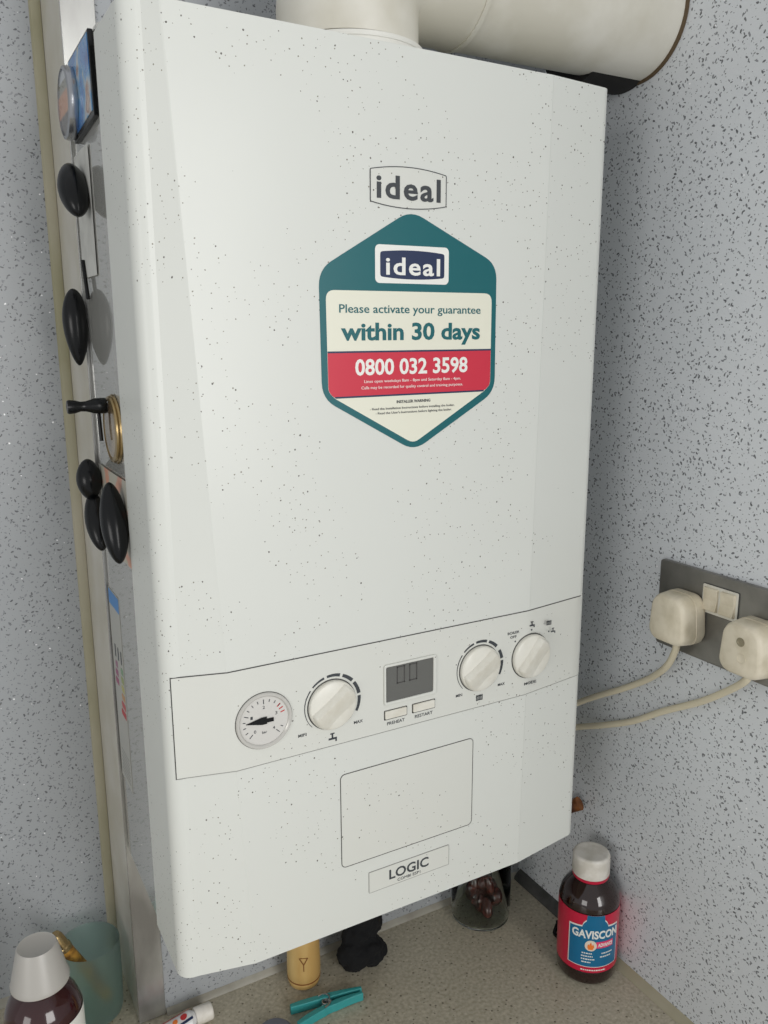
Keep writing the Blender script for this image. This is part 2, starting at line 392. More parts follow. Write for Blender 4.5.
# upper maker badge
def bowed(x0, x1, z0, z1, b, r=.0012):
    top = [(x0+(x1-x0)*i/12, z1+b*(1-(2*i/12-1)**2)) for i in range(12, -1, -1)]
    bot = [(x0+(x1-x0)*i/12, z0-b*(1-(2*i/12-1)**2)) for i in range(13)]
    return roundpoly(top+bot, [r if i in (0, 12, 13, 25) else .0001 for i in range(44)], 3)
bm = B(); prism(bm, bowed(-.3258, -.2602, .7935, .8160, .0034), front(YF, YF-.0003)); lg = obj('maker_badge', bm, M_panel, boiler, smooth=False)
outline('badge_edge', bowed(-.3258, -.2602, .7935, .8160, .0034), .0006, YF, YF-.0005, M_ink, lg)
text('maker_name', 'ideal', -.3205, -.2655, .7968, .0166, front(YF-.0003, YF-.0006), M_ink, lg, bold=.022, ref=.74, spacing=1.14)

# hexagonal sticker
S0 = YF-.0001
hexp = roundpoly([(-.2915, .7895), (-.3677, .7450), (-.3668, .6535), (-.2880, .6095), (-.2110, .6530), (-.2118, .7535)][::-1], .012, 6)
bm = B(); prism(bm, hexp, front(S0+.0002, S0-.0002)); st = obj('guarantee_sticker', bm, M_teal, boiler, smooth=False)
def lay(name, pts, k, m, par=st):
    bm = B(); prism(bm, pts, front(S0-.0001, S0-.0002-.00009*k)); return obj(name, bm, m, par, smooth=False)
cr_ = [(-.3625, .7310), (-.3618, .6585), (-.3570, .6535), (-.2888, .6155), (-.2215, .6540), (-.2158, .6590), (-.2160, .7310)]
lay('cream_panel', roundpoly(cr_, [.007, .006, .006, .006, .006, .006, .007], 5), 1, M_cream)
lay('red_band', roundpoly([(-.3619, .6865), (-.3617, .6585), (-.3568, .6534), (-.2218, .6540), (-.2160, .6590), (-.2160, .6865)], [.0002, .004, .004, .004, .004, .0002], 4), 2, M_red)
lay('band_edge', [(-.3619, .6876), (-.3619, .6863), (-.2160, .6863), (-.2160, .6876)], 3, M_navy)
lay('band_edge', [(-.3570, .6545), (-.3558, .6532), (-.2228, .6536), (-.2216, .6549)], 3, M_navy)
lay('logo_plate', rrect(-.3220, -.2575, .7368, .7642, .0035), 1, M_white)
lay('logo_field', bowed(-.3178, -.2615, .7415, .7592, .0016, .002), 2, M_navy)
f3 = front(S0-.0003, S0-.00055)
text('logo_text', 'ideal', -.3130, -.2655, .7432, .0130, f3, M_white, st, bold=.020, ref=.74, spacing=1.14)
text('sticker_text', 'Please activate your guarantee', -.3520, -.2268, .7152, .0062, f3, M_teal, st, bold=.006)
text('sticker_text', 'within 30 days', -.3508, -.2270, .6957, .0126, f3, M_teal, st, bold=.028)
text('phone_number', '0800 032 3598', -.3395, -.2386, .6700, .0118, f3, M_white, st, bold=.024)
text('sticker_text', 'Lines open weekdays 8am - 8pm and Saturday 8am - 4pm.', -.3320, -.2448, .6640, .0022, f3, M_white, st)
text('sticker_text', 'Calls may be recorded for quality control and training purposes.', -.3345, -.2428, .6593, .0022, f3, M_white, st)
text('sticker_text', 'INSTALLER WARNING', -.3040, -.2735, .6477, .0022, f3, M_ink, st, bold=.02)
text('sticker_text', '- Read the Installation Instructions before installing the boiler.', -.3275, -.2505, .6432, .0018, f3, M_ink, st)
text('sticker_text', "- Read the User's Instructions before lighting the boiler.", -.3225, -.2532, .6398, .0018, f3, M_ink, st)

# pressure gauge
gx, gz = -.4212, .4120
g = bpy.data.objects.new('pressure_gauge', None); COL.objects.link(g); g.parent = boiler; g.location = Vector((gx, FY, gz))-wloc(boiler)
bm = B(); lathe(bm, [(.0196, .0002), (.0196, .0010), (.0205, .0018), (.0222, .0018), (.0228, .0010), (.0228, -.0003), (.0196, -.0003)], (gx, FY, gz), 64, AX['-y'], closed=True); obj('gauge_rim', bm, M_bezel, g)
bm = B(); lathe(bm, [(.0232, -.0001), (.0232, .0003), (.0227, .0003), (.0227, -.0001)], (gx, FY, gz), 64, AX['-y'], closed=True); obj('rim_gap', bm, M_dark, g)
bm = B(); lathe(bm, [(0, .0003), (.0197, .0003), (.0197, -.0001), (0, -.0001)], (gx, FY, gz), 64, AX['-y']); gf = obj('gauge_face', bm, M_gface, g)
def tick(bm, a, r1, r2, wd, cx, cz, y0, y1):
    a = math.radians(a); d = Vector((math.cos(a), math.sin(a))); n = Vector((-d.y, d.x))*wd/2; c = Vector((cx, cz))
    P = [c+d*r1+n, c+d*r2+n, c+d*r2-n, c+d*r1-n]; prism(bm, [(p.x, p.y) for p in P], front(y0, y1))
bm = B()
for i in range(17):
    if i in (12, 13, 14): continue
    tick(bm, 225-270*i/16, .0150 if i % 4 else .0135, .0172, .0006, gx, gz, FY-.0003, FY-.0005)
obj('gauge_scale', bm, M_ink, gf)
bm = B()
for a in (28, 16, 40): tick(bm, a, .0140, .0175, .0008, gx, gz, FY-.0003, FY-.0005)
obj('red_scale', bm, M_redline, gf)
for s, a in zip('01234', (225, 157.5, 90, 22.5, -45)):
    ar = math.radians(a); r = .0108; x = gx+r*math.cos(ar); z = gz+r*math.sin(ar)
    text('gauge_number', s, x-.0009, x+.0009, z-.0012, .0026, front(FY-.0003, FY-.0005), M_ink, gf)
text('gauge_unit', 'bar', gx-.002, gx+.002, gz-.0105, .0022, front(FY-.0003, FY-.0005), M_ink, gf)
bm = B(); prism(bm, [(gx-.0148, gz+.0001), (gx-.0020, gz+.0030), (gx+.0020, gz+.0030), (gx+.0020, gz+.0012), (gx+.0075, gz+.0012), (gx+.0075, gz-.0018), (gx+.0020, gz-.0018), (gx+.0020, gz-.0028), (gx-.0020, gz-.0028)][::-1], front(FY-.0005, FY-.0013)); obj('gauge_needle', bm, M_black, g, smooth=False)

# dials
def dial(cx, cz, ang, lab=None):
    R_ = .0205
    o = bpy.data.objects.new('control_dial', None); COL.objects.link(o); o.parent = boiler; o.location = Vector((cx, FY, cz))-wloc(boiler)
    if lab: o['label'] = lab
    bm = B(); lathe(bm, [(R_+.0009, 0), (R_+.0009, .0003), (0, .0003)], (cx, FY, cz), 64, AX['-y']); obj('dial_gap', bm, M_dark, o)
    bm = B(); lathe(bm, [(R_, .0003), (R_, .0028), (R_-.0005, .0038), (R_-.0016, .0044), (R_*.5, .0050), (0, .0051)], (cx, FY, cz), 64, AX['-y']); kb = obj('dial_disc', bm, M_knob, o)
    # raised thumb grip: steep on the upper side, sloping away on the lower
    bm = B(); nu, nv = 28, 12; a = math.radians(ang); d = Vector((math.cos(a), math.sin(a))); n = Vector((-d.y, d.x)); G = []
    for i in range(nu+1):
        row = []
        for j in range(nv+1):
            s = -1+2*i/nu; q = -1+2*j/nv; hw = .0100
            L = math.sqrt(max(0, (R_-.0007)**2-(hw*q*.9)**2)) * .98
            p = d*s*L + n*(q*hw-.002)
            if p.length > R_-.0008: p = p.normalized()*(R_-.0008)
            prof = (max(0, 1-max(0, (q-.70)/.30))**.8 if q > .70 else (1-((.70-q)/1.70)**1.3))
            h = .0042 + .0058*max(0, prof)*(1-max(0, (abs(s)-.86)/.14)**2*.55)
            row.append(bm.verts.new((cx+p.x, FY-h, cz+p.y)))
        G.append(row)
    for i in range(nu):
        for j in range(nv): bm.faces.new((G[i][j], G[i+1][j], G[i+1][j+1], G[i][j+1]))
    bnd = [G[i][0] for i in range(nu+1)]+[G[nu][j] for j in range(1, nv+1)]+[G[i][nv] for i in range(nu-1, -1, -1)]+[G[0][j] for j in range(nv-1, 0, -1)]
    low = [bm.verts.new((v.co.x, FY-.0035, v.co.z)) for v in bnd]; N = len(bnd)
    for i in range(N): bm.faces.new((bnd[i], bnd[(i+1) % N], low[(i+1) % N], low[i]))
    bm.faces.new(low[::-1]); obj('dial_grip', bm, M_knob, o, angle=50)
    return o
def arcmarks(name, cx, cz, segs, rin=.0232):
    bm = B()
    for a0, a1, wd in segs:
        n = max(3, int(abs(a1-a0)/5)); po = []; pi = []
        for i in range(n+1):
            t = i/n; a = math.radians(a0+(a1-a0)*t); w_ = wd if not isinstance(wd, tuple) else wd[0]+(wd[1]-wd[0])*t
            po.append((cx+(rin+w_)*math.cos(a), cz+(rin+w_)*math.sin(a))); pi.append((cx+rin*math.cos(a), cz+rin*math.sin(a)))
        prism(bm, po+pi[::-1], front(FY, FY-.00025))
    obj(name, bm, M_ink, boiler, smooth=False)
SEG = [(222, 140, (.0004, .0009)), (133, 105, (.0012, .0018)), (99, 72, (.0020, .0026)), (66, 42, (.0026, .0030)), (36, 10, (.0028, .0030)), (5, -26, (.0028, .0022))]
ft = front(FY, FY-.00025)
def tap_icon(x, z, s):
    bm = B(); k = s/10
    prism(bm, [(x-k*.8, z-k), (x+k*.8, z-k), (x+k*.8, z+k*3), (x-k*.8, z+k*3)], ft)
    prism(bm, [(x-k*2.2, z+k*3), (x+k*2.2, z+k*3), (x+k*2.2, z+k*4.2), (x-k*2.2, z+k*4.2)], ft)
    prism(bm, [(x-k*4, z-k*2.5), (x+k*3, z-k*2.5), (x+k*3, z-k*.6), (x-k*4, z-k*.6)], ft)
    prism(bm, [(x+k*3, z-k*4.8), (x+k*4.6, z-k*4.8), (x+k*4.6, z-k*.6), (x+k*3, z-k*.6)], ft)
    obj('tap_symbol', bm, M_ink, boiler, smooth=False)
def rad_icon(x, z, s):
    bm = B(); k = s/10
    for i in range(5): prism(bm, [(x+k*(-4+2*i-.6), z-k*3), (x+k*(-4+2*i+.6), z-k*3), (x+k*(-4+2*i+.6), z+k*4), (x+k*(-4+2*i-.6), z+k*4)], ft)
    for q in (-2.5, 2.6): prism(bm, [(x-k*4.6, z+k*(q-.5)), (x+k*4.6, z+k*(q-.5)), (x+k*4.6, z+k*(q+.5)), (x-k*4.6, z+k*(q+.5))], ft)
    obj('radiator_symbol', bm, M_ink, boiler, smooth=False)
def ptext(s, x0, x1, z, h, bold=.01): text('panel_text', s, x0, x1, z, h, ft, M_ink, boiler, bold=bold)
dial(-.3640, .4120, 36); arcmarks('dial_marks', -.3640, .4120, SEG)
ptext('MIN', -.3935, -.3865, .3905, .0026); ptext('MAX', -.3445, -.3365, .3900, .0026); tap_icon(-.3640, .3835, .0085)
dial(-.2207, .4130, 34); arcmarks('dial_marks', -.2207, .4130, [s for s in SEG if s[0] != 36]+[(30, 10, (.0028, .0030))])
ptext('MIN', -.2450, -.2385, .3905, .0026); ptext('MAX', -.2000, -.1925, .3910, .0026); rad_icon(-.2200, .3845, .0075)
dial(-.1640, .4130, 50)
tap_icon(-.1632, .4428, .0065); rad_icon(-.1436, .4405, .006); tap_icon(-.1385, .4325, .006)
ptext('BOILER', -.1905, -.1775, .4375, .0024); ptext('OFF', -.1875, -.1805, .4335, .0024); ptext('MODE', -.1700, -.1560, .3852, .0026)
bm = B()
for x, z in ((-.1818, .4300), (-.1635, .4376), (-.1435, .4325)): prism(bm, [(x+.0008*math.cos(t*PI/4), z+.0008*math.sin(t*PI/4)) for t in range(8)], ft)
obj('position_dots', bm, M_ink, boiler, smooth=False)

# display
bm = B(); ring(bm, rrect(-.3168, -.2660, .3995, .4352, .0022), rrect(-.3150, -.2690, .4022, .4330, .0012), front(FY, FY-.0016)); ds = obj('display_surround', bm, M_panel, boiler); bevel_mod(ds, .0005, 2)
bm = B(); prism(bm, rrect(-.3152, -.2688, .4020, .4332, .0012), front(FY+.0002, FY-.0004)); sc = obj('display_screen', bm, M_lcd, boiler, smooth=False)
def seg7(x, z, w_, h, on, bm):
    t = .0010
    S = {'a': (x, x+w_, z+h-t, z+h), 'd': (x, x+w_, z, z+t), 'g': (x, x+w_, z+h/2-t/2, z+h/2+t/2), 'f': (x, x+t, z+h/2, z+h), 'e': (x, x+t, z, z+h/2), 'b': (x+w_-t, x+w_, z+h/2, z+h), 'c': (x+w_-t, x+w_, z, z+h/2)}
    for s in on:
        a, b, c, d = S[s]; prism(bm, [(a, c), (b, c), (b, d), (a, d)], front(FY-.0004, FY-.0005))
bm = B(); seg7(-.3045, .4165, .0078, .0150, 'abcdef', bm); seg7(-.2925, .4165, .0078, .0150, 'abcdef', bm); obj('display_digits', bm, M_lcdseg, sc, smooth=False)
# buttons
for x0, x1, t in ((-.3158, -.2950, 'PREHEAT'), (-.2888, -.2672, 'RESTART')):
    bm = B(); prism(bm, rrect(x0-.0007, x1+.0007, .3861, .3947, .0008), front(FY, FY-.00015)); gp = obj('button', bm, M_recess, boiler, smooth=False)
    bm = B(); prism(bm, rrect(x0, x1-.0004, .3873, .3942, .0007), front(FY, FY-.0014)); obj('button_cap', bm, M_knob, gp, smooth=False)
    ptext(t, x0+.0022, x1-.0018, .3812, .0028, .006)

# collar and seal on the top, service parts
bm = B(); lathe(bm, [(0, 0), (.0565, 0), (.0565, .0085), (.0572, .0089), (.0572, .0120), (.0550, .0130), (0, .0130)], (-.305, -.138, .8990), 56); obj('flue_turret', bm, M_turret, boiler)
# energy label on side
sd = side(-.4921, -.4924)
bm = B(); prism(bm, [(-.049, .288), (-.049, .4755), (-.005, .4755), (-.005, .288)], sd); en = obj('energy_label', bm, mat('faded_label', (172, 172, 166), .4), boiler, smooth=False)
s2 = side(-.4923, -.4926)
bm = B(); prism(bm, [(-.048, .4610), (-.048, .4745), (-.006, .4745), (-.006, .4610)], s2); obj('label_header', bm, M_blue, en, smooth=False)
for i, (c, ln, ya) in enumerate([((120, 150, 120), .008, -.046), ((150, 160, 110), .009, -.046), ((176, 172, 110), .010, -.046), ((180, 140, 100), .011, -.046), ((176, 80, 84), .014, -.046), ((176, 60, 66), .017, -.046), ((150, 110, 130), .008, -.024), ((150, 90, 120), .010, -.024), ((150, 80, 110), .012, -.024)]):
    bm = B(); z = .402-(i % 6)*.0085; y1 = ya+ln
    prism(bm, [(ya, z), (ya, z+.006), (y1, z+.006), (y1+.002, z+.003), (y1, z)], s2); obj('label_arrow', bm, mat('arrow_colour', c, .5), en, smooth=False)
bm = B(); 
for yy in (-.044, -.032, -.020): prism(bm, [(yy, .412), (yy, .424), (yy+.004, .424), (yy+.004, .412)], s2)
obj('label_print', bm, M_ink, en, smooth=False)
bm = B(); 
for i in range(7): prism(bm, [(-.044, .318-i*.004), (-.044, .319-i*.004), (-.012, .319-i*.004), (-.012, .318-i*.004)], s2)
obj('label_small_print', bm, M_mid, en, smooth=False)

# ================================================================ FLUE
flue = thing('flue_pipe', 'thick white flue pipe with an elbow running over the boiler into the right wall', 'pipe', (-.307, -.138, .925))
fy, fz, fr = -.138, .9840, .0545
bm = B(); pts = [(-.307, fy, .9122), (-.307, fy, .938)]
for i in range(1, 10):
    a = PI/2*i/9; pts.append((-.307+.046*(1-math.cos(a)), fy, .938+.046*math.sin(a)))
pts += [(-.230, fy, fz), (-.206, fy, fz)]
tube(bm, pts, fr, 56, 0); obj('elbow', bm, M_flue, flue)
bm = B(); tube(bm, [(-.2085, fy, fz), (-.2045, fy, fz)], fr+.0012, 56, 0); obj('joint_ring', bm, M_flue, flue)
bm = B(); tube(bm, [(-.206, fy, fz), (-.001, fy, fz)], fr-.0006, 56, 0); obj('straight_pipe', bm, M_flue, flue)
bm = B(); lathe(bm, [(.0538, 0), (.0560, 0), (.0558, .0022), (.0538, .003)], (-.0002, fy, fz), 56, AX['-x'], closed=True); obj('wall_seal', bm, mat('brown_sealant', (86, 70, 48), .6), flue)
bm = B(); tube(bm, [(-.062, fy+.018, fz-.0065), (-.001, fy+.018, fz-.0065)], .0525, 56, 0); obj('wall_sleeve', bm, mat('dark_rubber', (24, 22, 20), .7), flue)

# ================================================================ SOCKET, PLUGS, CABLES
so = thing('double_socket', 'dark metal double wall socket plate with two white rocker switches', 'socket', (0, -.282, .397))
bm = B(); prism(bm, rrect(-.355, -.209, .397, .483, .003), side(-.0002, -.0062)); bevel_mod(obj('faceplate', bm, M_plate, so, smooth=False), .0012, 2)
bm = B(); prism(bm, rrect(-.3010, -.2625, .4455, .4725, .001), side(-.006, -.0075)); ins = obj('switch_surround', bm, M_knob, so, smooth=False)
bm = B(); ring(bm, rrect(-.3016, -.2619, .4449, .4731, .0014), rrect(-.3008, -.2627, .4457, .4723, .001), side(-.006, -.0071)); obj('surround_edge', bm, M_dark, so, smooth=False)
for yc in (-.2725, -.2912):
    bm = B(); w_ = .0076
    prism(bm, [(-.0073, .4480), (-.0120, .4495), (-.0095, .4590), (-.0105, .4700), (-.0073, .4705)], lambda u, v, k: (u, yc+(w_ if k else -w_), v))
    rk = obj('rocker_switch', bm, M_plug, so, smooth=False); bevel_mod(rk, .0006, 2)
def plug(yc, zc, label, dz=.0245, screw=True):
    t = thing('mains_plug', label, 'plug', (-.0065, yc, zc-.026), 'mains plugs in the double socket')
    W_ = .0215; H_ = dz
    def sec(s, w0, h0):
        # rounded-square outline, narrower at top
        P = rrect(-W_*w0, W_*w0, -H_*h0, H_*h0, .013*min(w0, h0), 7)
        return [(u*(1-.10*(v/(H_))), v) for u, v in P]
    layers = [(-.0072, .93, .93), (-.0072-.004, 1.0, 1.0), (-.020, 1.0, 1.0), (-.0205, .965, .965), (-.0215, .965, .965), (-.022, .99, .99), (-.033, .95, .95), (-.0365, .88, .89), (-.0375, .80, .82)]
    bm = B(); R_ = []
    for x, a, b in layers: R_.append([bm.verts.new((x, yc+u, zc+v)) for u, v in sec(0, a, b)])
    for A, C in zip(R_, R_[1:]):
        n = len(A)
        for i in range(n): bm.faces.new((A[i], A[(i+1) % n], C[(i+1) % n], C[i]))
    bm.faces.new(R_[0]); bm.faces.new(R_[-1][::-1]); body = obj('plug_body', bm, M_plug, t, angle=40)
    bm = B(); lathe(bm, [(0, 0), (.0050, 0), (.0046, .003), (0, .003)], (-.0200, yc, zc-H_+.0015), 20, Matrix.Rotation(PI, 3, 'X')); obj('cord_grip', bm, M_plug, t)
    if screw:
        bm = B(); lathe(bm, [(.0038, 0), (.0040, .0004), (.0028, .0005), (.0024, .0002), (0, .0002)], (-.0375, yc-.001, zc+.0085), 24, AX['-x']); obj('screw', bm, mat('dull_brass', (150, 142, 120), .35, .6), t)
        bm = B(); lathe(bm, [(.0046, 0), (.0046, .0004), (.0039, .0004), (.0039, 0)], (-.0375, yc-.003, zc-.006), 24, AX['-x'], closed=True); obj('embossed_ring', bm, M_plug, t)
    return t
plug(-.2475, .4370, 'ivory plug on the left of the dark socket, plain face', screw=False)
plug(-.3285, .4340, 'ivory plug on the right of the dark socket, with a screw in its face')
def cable(pts, label, r=.0034):
    bm = B(); tube(bm, pts, r, 12, 10); return tag(obj('power_cable', bm, M_cable), label, 'cable', 'ivory cables running behind the boiler')
cable([(-.0200, -.2475, .4135), (-.0195, -.2460, .402), (-.014, -.2320, .380), (-.006, -.2046, .3555), (-.006, -.170, .331), (-.008, -.135, .309), (-.014, -.105, .288), (-.03, -.075, .262), (-.05, -.05, .24)], 'upper ivory power cable from the left plug, sagging behind the boiler')
cable([(-.0200, -.3285, .4105), (-.0195, -.3240, .401), (-.014, -.3050, .384), (-.008, -.270, .357), (-.006, -.225, .328), (-.006, -.186, .3005), (-.008, -.145, .2785), (-.014, -.105, .2595), (-.03, -.075, .242), (-.05, -.05, .228)], 'lower ivory power cable from the right plug, drooping behind the boiler')

# ================================================================ MAGNETS AND CARDS ON THE BOILER SIDE
XS = -.4922
def egg(a, b, r, label, pear=0, point=.16):
    a = Vector(a); b = Vector(b); a.x += .0016; b.x += .0016; c = (a+b)/2; d = (b-a); L = d.length/2
    q = d.to_track_quat('Z', 'X').to_matrix(); bm = B(); ellip(bm, c, (r, r, L), q, pear=pear)
    for v in bm.verts:
        w_ = v.co-c; h = w_.dot(d.normalized()); ax_ = d.normalized()*h; v.co = c+ax_+(w_-ax_)*(1-point*(h/L)**2)
    # flatten the part that touches the sheet
    for v in bm.verts: v.co.x = min(v.co.x, XS-.0016)
    return tag(obj('egg_magnet', bm, M_black, loc=c), label, 'fridge magnet', 'black egg-shaped magnets on the boiler side')
egg((-.5045, -.036, .8310), (-.5045, -.0670, .7895), .0118, 'highest black egg magnet, below the blue picture magnet')
egg((-.5035, -.004, .7385), (-.5035, -.0085, .6745), .0105, 'black egg magnet by itself halfway down, tapering to its lower end', pear=-.22)
egg((-.505, -.0150, .5950), (-.505, -.0230, .5600), .0108, 'small round black magnet above the slim one in the bottom cluster')
egg((-.5035, -.0180, .5660), (-.5035, -.0480, .5200), .0100, 'slim black egg magnet below the small round one')
egg((-.5045, -.1030, .5880), (-.5045, -.1240, .5270), .0104, 'largest black egg magnet, lowest and nearest the boiler front')
def card(name, label, cat, y0, y1, z0, z1, m, parts=(), x=XS):
    """paper sheet a few tenths of a millimetre proud of the side, slightly curled"""
    bm = B(); n = 8; R_ = []
    for i in range(n+1):
        t = i/n; y = y0+(y1-y0)*t; dx = .0008+.0006*math.sin(t*PI)
        R_.append([bm.verts.new((x-dx+e, y, z)) for z, e in ((z0, -.0002), (z1, -.0002), (z1, .0002), (z0, .0002))])
    for A, C in zip(R_, R_[1:]):
        for i in range(4): bm.faces.new((A[i], A[(i+1) % 4], C[(i+1) % 4], C[i]))
    bm.faces.new(R_[0]); bm.faces.new(R_[-1][::-1]); return tag(obj(name, bm, m), label, cat)
card('paper_sheet', 'pale card with fine edges pinned under the highest black magnet', 'card', -.066, -.008, .7460, .8420, blotchy('grubby_white_card', (186, 186, 180), (198, 198, 192), 60, .5))
card('photo_card', 'pink and olive picture card behind the lowest black magnets', 'card', -.122, -.012, .5200, .5900, blotchy('pink_olive_print', (178, 174, 160), (200, 150, 128), 50, .45, lo=.55, hi=.62))
# blue picture magnet
pm = thing('picture_magnet', 'rectangular blue souvenir picture magnet with a black edge at the top of the side', 'fridge magnet', (XS, -.07, .850))
bm = B(); prism(bm, [(-.1140, .8520), (-.1110, .9085), (-.0280, .9085), (-.0310, .8480)], side(XS, XS-.0036)); bevel_mod(obj('magnet_back', bm, M_black, pm, smooth=False), .0004, 1)
Mpic = mat('seaside_picture', (40, 110, 190), .2, coat=.5); t = NT(Mpic); v = t.coords('yz', .012, 45)
nz = t.n('ShaderNodeTexNoise'); nz.inputs['Scale'].default_value = 34; nz.inputs['Detail'].default_value = 2; t.l(v, nz.inputs['Vector'])
cr = t.n('ShaderNodeValToRGB'); E_ = cr.color_ramp.elements; E_[0].position = .30; E_[0].color = lin((20, 60, 140)); E_[1].position = .72; E_[1].color = lin((215, 215, 205))
for p, c in ((.42, (40, 120, 190)), (.52, (90, 150, 195)), (.58, (170, 180, 185)), (.63, (150, 96, 60))):
    e = E_.new(p); e.color = lin(c)
t.l(nz.outputs['Fac'], cr.inputs[0]); t.l(cr.outputs[0], t.b.inputs['Base Color'])
bm = B(); prism(bm, [(-.1100, .8560), (-.1080, .9065), (-.0300, .9065), (-.0325, .8520)], side(XS-.0035, XS-.0040)); obj('picture_face', bm, Mpic, pm, smooth=False)
# round souvenir magnet overlapping the picture
rm = thing('round_magnet', 'round silver-rimmed magnet with an orange and grey face overlapping the blue picture', 'fridge magnet', (XS-.004, -.036, .848))
bm = B(); lathe(bm, [(0, 0), (.026, 0), (.0268, .003), (.026, .0062), (.0235, .0070), (.0235, .0058), (0, .0058)], (XS-.0042, -.036, .876), 48, AX['-x']); obj('rim', bm, mat('silver_rim', (170, 172, 176), .22, .8), rm)
bm = B(); lathe(bm, [(0, .0058), (.0234, .0058), (.0234, .0061), (0, .0063)], (XS-.0042, -.036, .876), 48, AX['-x'])
Mface = mat('round_face', (160, 110, 70), .2, coat=.6); t = NT(Mface); tc = t.n('ShaderNodeTexCoord'); sp = t.n('ShaderNodeSeparateXYZ'); t.l(tc.outputs['Object'], sp.inputs[0])
cr = t.n('ShaderNodeValToRGB'); E_ = cr.color_ramp.elements; cr.color_ramp.interpolation = 'CONSTANT'; E_[0].position = 0; E_[0].color = lin((60, 50, 44)); E_[1].position = .018; E_[1].color = lin((186, 120, 70))
for p, c in ((.032, (120, 120, 104)), (.040, (176, 180, 186)), (.047, (70, 76, 96))): e = E_.new(p); e.color = lin(c)
t.l(sp.outputs[2], cr.inputs[0]); t.l(cr.outputs[0], t.b.inputs['Base Color']); obj('printed_face', bm, Mface, rm)
# gold rimmed disc and pin magnet
gd = thing('disc_magnet', 'gold-rimmed round magnet with a brownish glass face in the middle of the side', 'fridge magnet', (XS, -.091, .600))
bm = B(); lathe(bm, [(0, 0), (.0268, 0), (.0275, .0012), (.0268, .0030), (.0258, .0036), (.0262, .0050), (.0255, .0068), (.0225, .0076), (.0225, .006), (0, .006)], (XS, -.091, .6275), 56, AX['-x']); obj('gold_rim', bm, M_gold, gd)
bm = B(); lathe(bm, [(.0224, .0058), (.0224, .0066), (.015, .0078), (0, .0082)], (XS, -.091, .6275), 48, AX['-x']); obj('glass_face', bm, blotchy('brown_glass_face', (150, 132, 104), (96, 80, 62), 50, .08, coat=.8), gd)
gd.scale = (.68, 1, 1)
pn = thing('pin_magnet', 'black waisted push-pin magnet sticking out from the gold-rimmed disc', 'fridge magnet', (XS-.0058, -.089, .646))
bm = B(); lathe(bm, [(0, 0), (.0058, 0), (.0062, .001), (.0060, .008), (.0040, .015), (.0038, .019), (.0050, .023), (.0054, .0278), (.0048, .0288), (0, .0288)], (XS-.0058, -.089, .6462), 28, AX['-x']); obj('pin_body', bm, M_black, pn)
def barmag(a, b, r, label):
    bm = B(); tube(bm, [a, (Vector(a)+Vector(b))/2, b], r, 10, 3); return tag(obj('bar_magnet', bm, M_black), label, 'fridge magnet', 'thin black bar magnets on the boiler side')
barmag((XS-.0030, -.022, .7600), (XS-.0030, -.034, .7290), .0016, 'thin black bar magnet at the corner of the pale card')
barmag((XS-.0100, -.0800, .6400), (XS-.0100, -.0835, .6180), .0015, 'thin black bar magnet just below the pin magnet')

# ================================================================ THINGS ON THE WORKTOP
# -- medicine bottle by the right wall
bx, by, br = -.0338, -.1655, .0328
gb = thing('medicine_bottle', 'brown medicine bottle with white ribbed cap and red and blue label by the right wall', 'bottle', (bx, by, 0))
bm = B(); lathe(bm, [(0, .002), (br-.006, .0004), (br-.002, .002), (br, .006), (br, .0160), (br-.0006, .0165), (br-.0006, .0850), (br, .0855), (br-.0004, .090), (br-.003, .0975), (br-.008, .1045), (br-.013, .1095), (.0172, .112), (.0168, .116), (.0160, .118), (0, .118)], (bx, by, 0), 64); obj('bottle_body', bm, M_amber, gb)
bm = B(); lathe(bm, [(.0165, .1120), (.0196, .1120), (.0200, .1135), (.0200, .1152), (.0165, .1152)], (bx, by, 0), 48, closed=True); obj('tamper_ring', bm, M_labelred, gb)
bm = B(); seg = 72; prof = [(.0, .1155), (.0198, .1155), (.0203, .1170), (.0201, .1350), (.0192, .1372), (.0176, .1380), (.0150, .1376), (0, .1376)]
lathe(bm, prof, (bx, by, 0), seg)
for v in bm.verts:
    d = Vector((v.co.x-bx, v.co.y-by)); 
    if d.length > .0195 and .116 < v.co.z < .136:
        a = math.atan2(d.y, d.x); k = round(a/(2*PI)*seg); d *= (1-.028*(k % 2)); v.co.x = bx+d.x; v.co.y = by+d.y
obj('cap', bm, M_cap, gb, angle=60)
def cyl(cx, cy, R_, a0, e0, e1):
    return lambda u, v, k: (cx+(R_+(e1 if k else e0))*math.cos(a0+u/R_), cy+(R_+(e1 if k else e0))*math.sin(a0+u/R_), v)
A0 = math.radians(225.5+15)
def cylgrid(name, cx, cy, R_, a0, u0_, u1_, zlo, zhi, e, m, parent, n=40):
    """patch on the bottle, zlo/zhi functions of u"""
    f = cyl(cx, cy, R_, a0, e-.00012, e); bm = B(); R2 = []
    for i in range(n+1):
        u = u0_+(u1_-u0_)*i/n; R2.append([bm.verts.new(f(u, zlo(u), 0)), bm.verts.new(f(u, zlo(u), 1)), bm.verts.new(f(u, zhi(u), 1)), bm.verts.new(f(u, zhi(u), 0))])
    for A, C in zip(R2, R2[1:]):
        for i in range(4): bm.faces.new((A[i], A[(i+1) % 4], C[(i+1) % 4], C[i]))
    bm.faces.new(R2[0]); bm.faces.new(R2[-1][::-1]); return obj(name, bm, m, parent)
K = lambda z: (lambda u: z)
lab = cylgrid('label', bx, by, br, A0, -PI*br*.96, PI*br*.96, K(.0172), K(.0848), .0003, M_labelred, gb, 120)
def torso(e):
    def hi(u):
        a = abs(u)
        if a < .0095: return .0848-(0 if e == 0 else 0)
        if a < .0140: return .0715+.0075*(1-((a-.0095)/.0045))**.5+e
        return .0715-.0015*((a-.0140)/.012)+e
    return hi
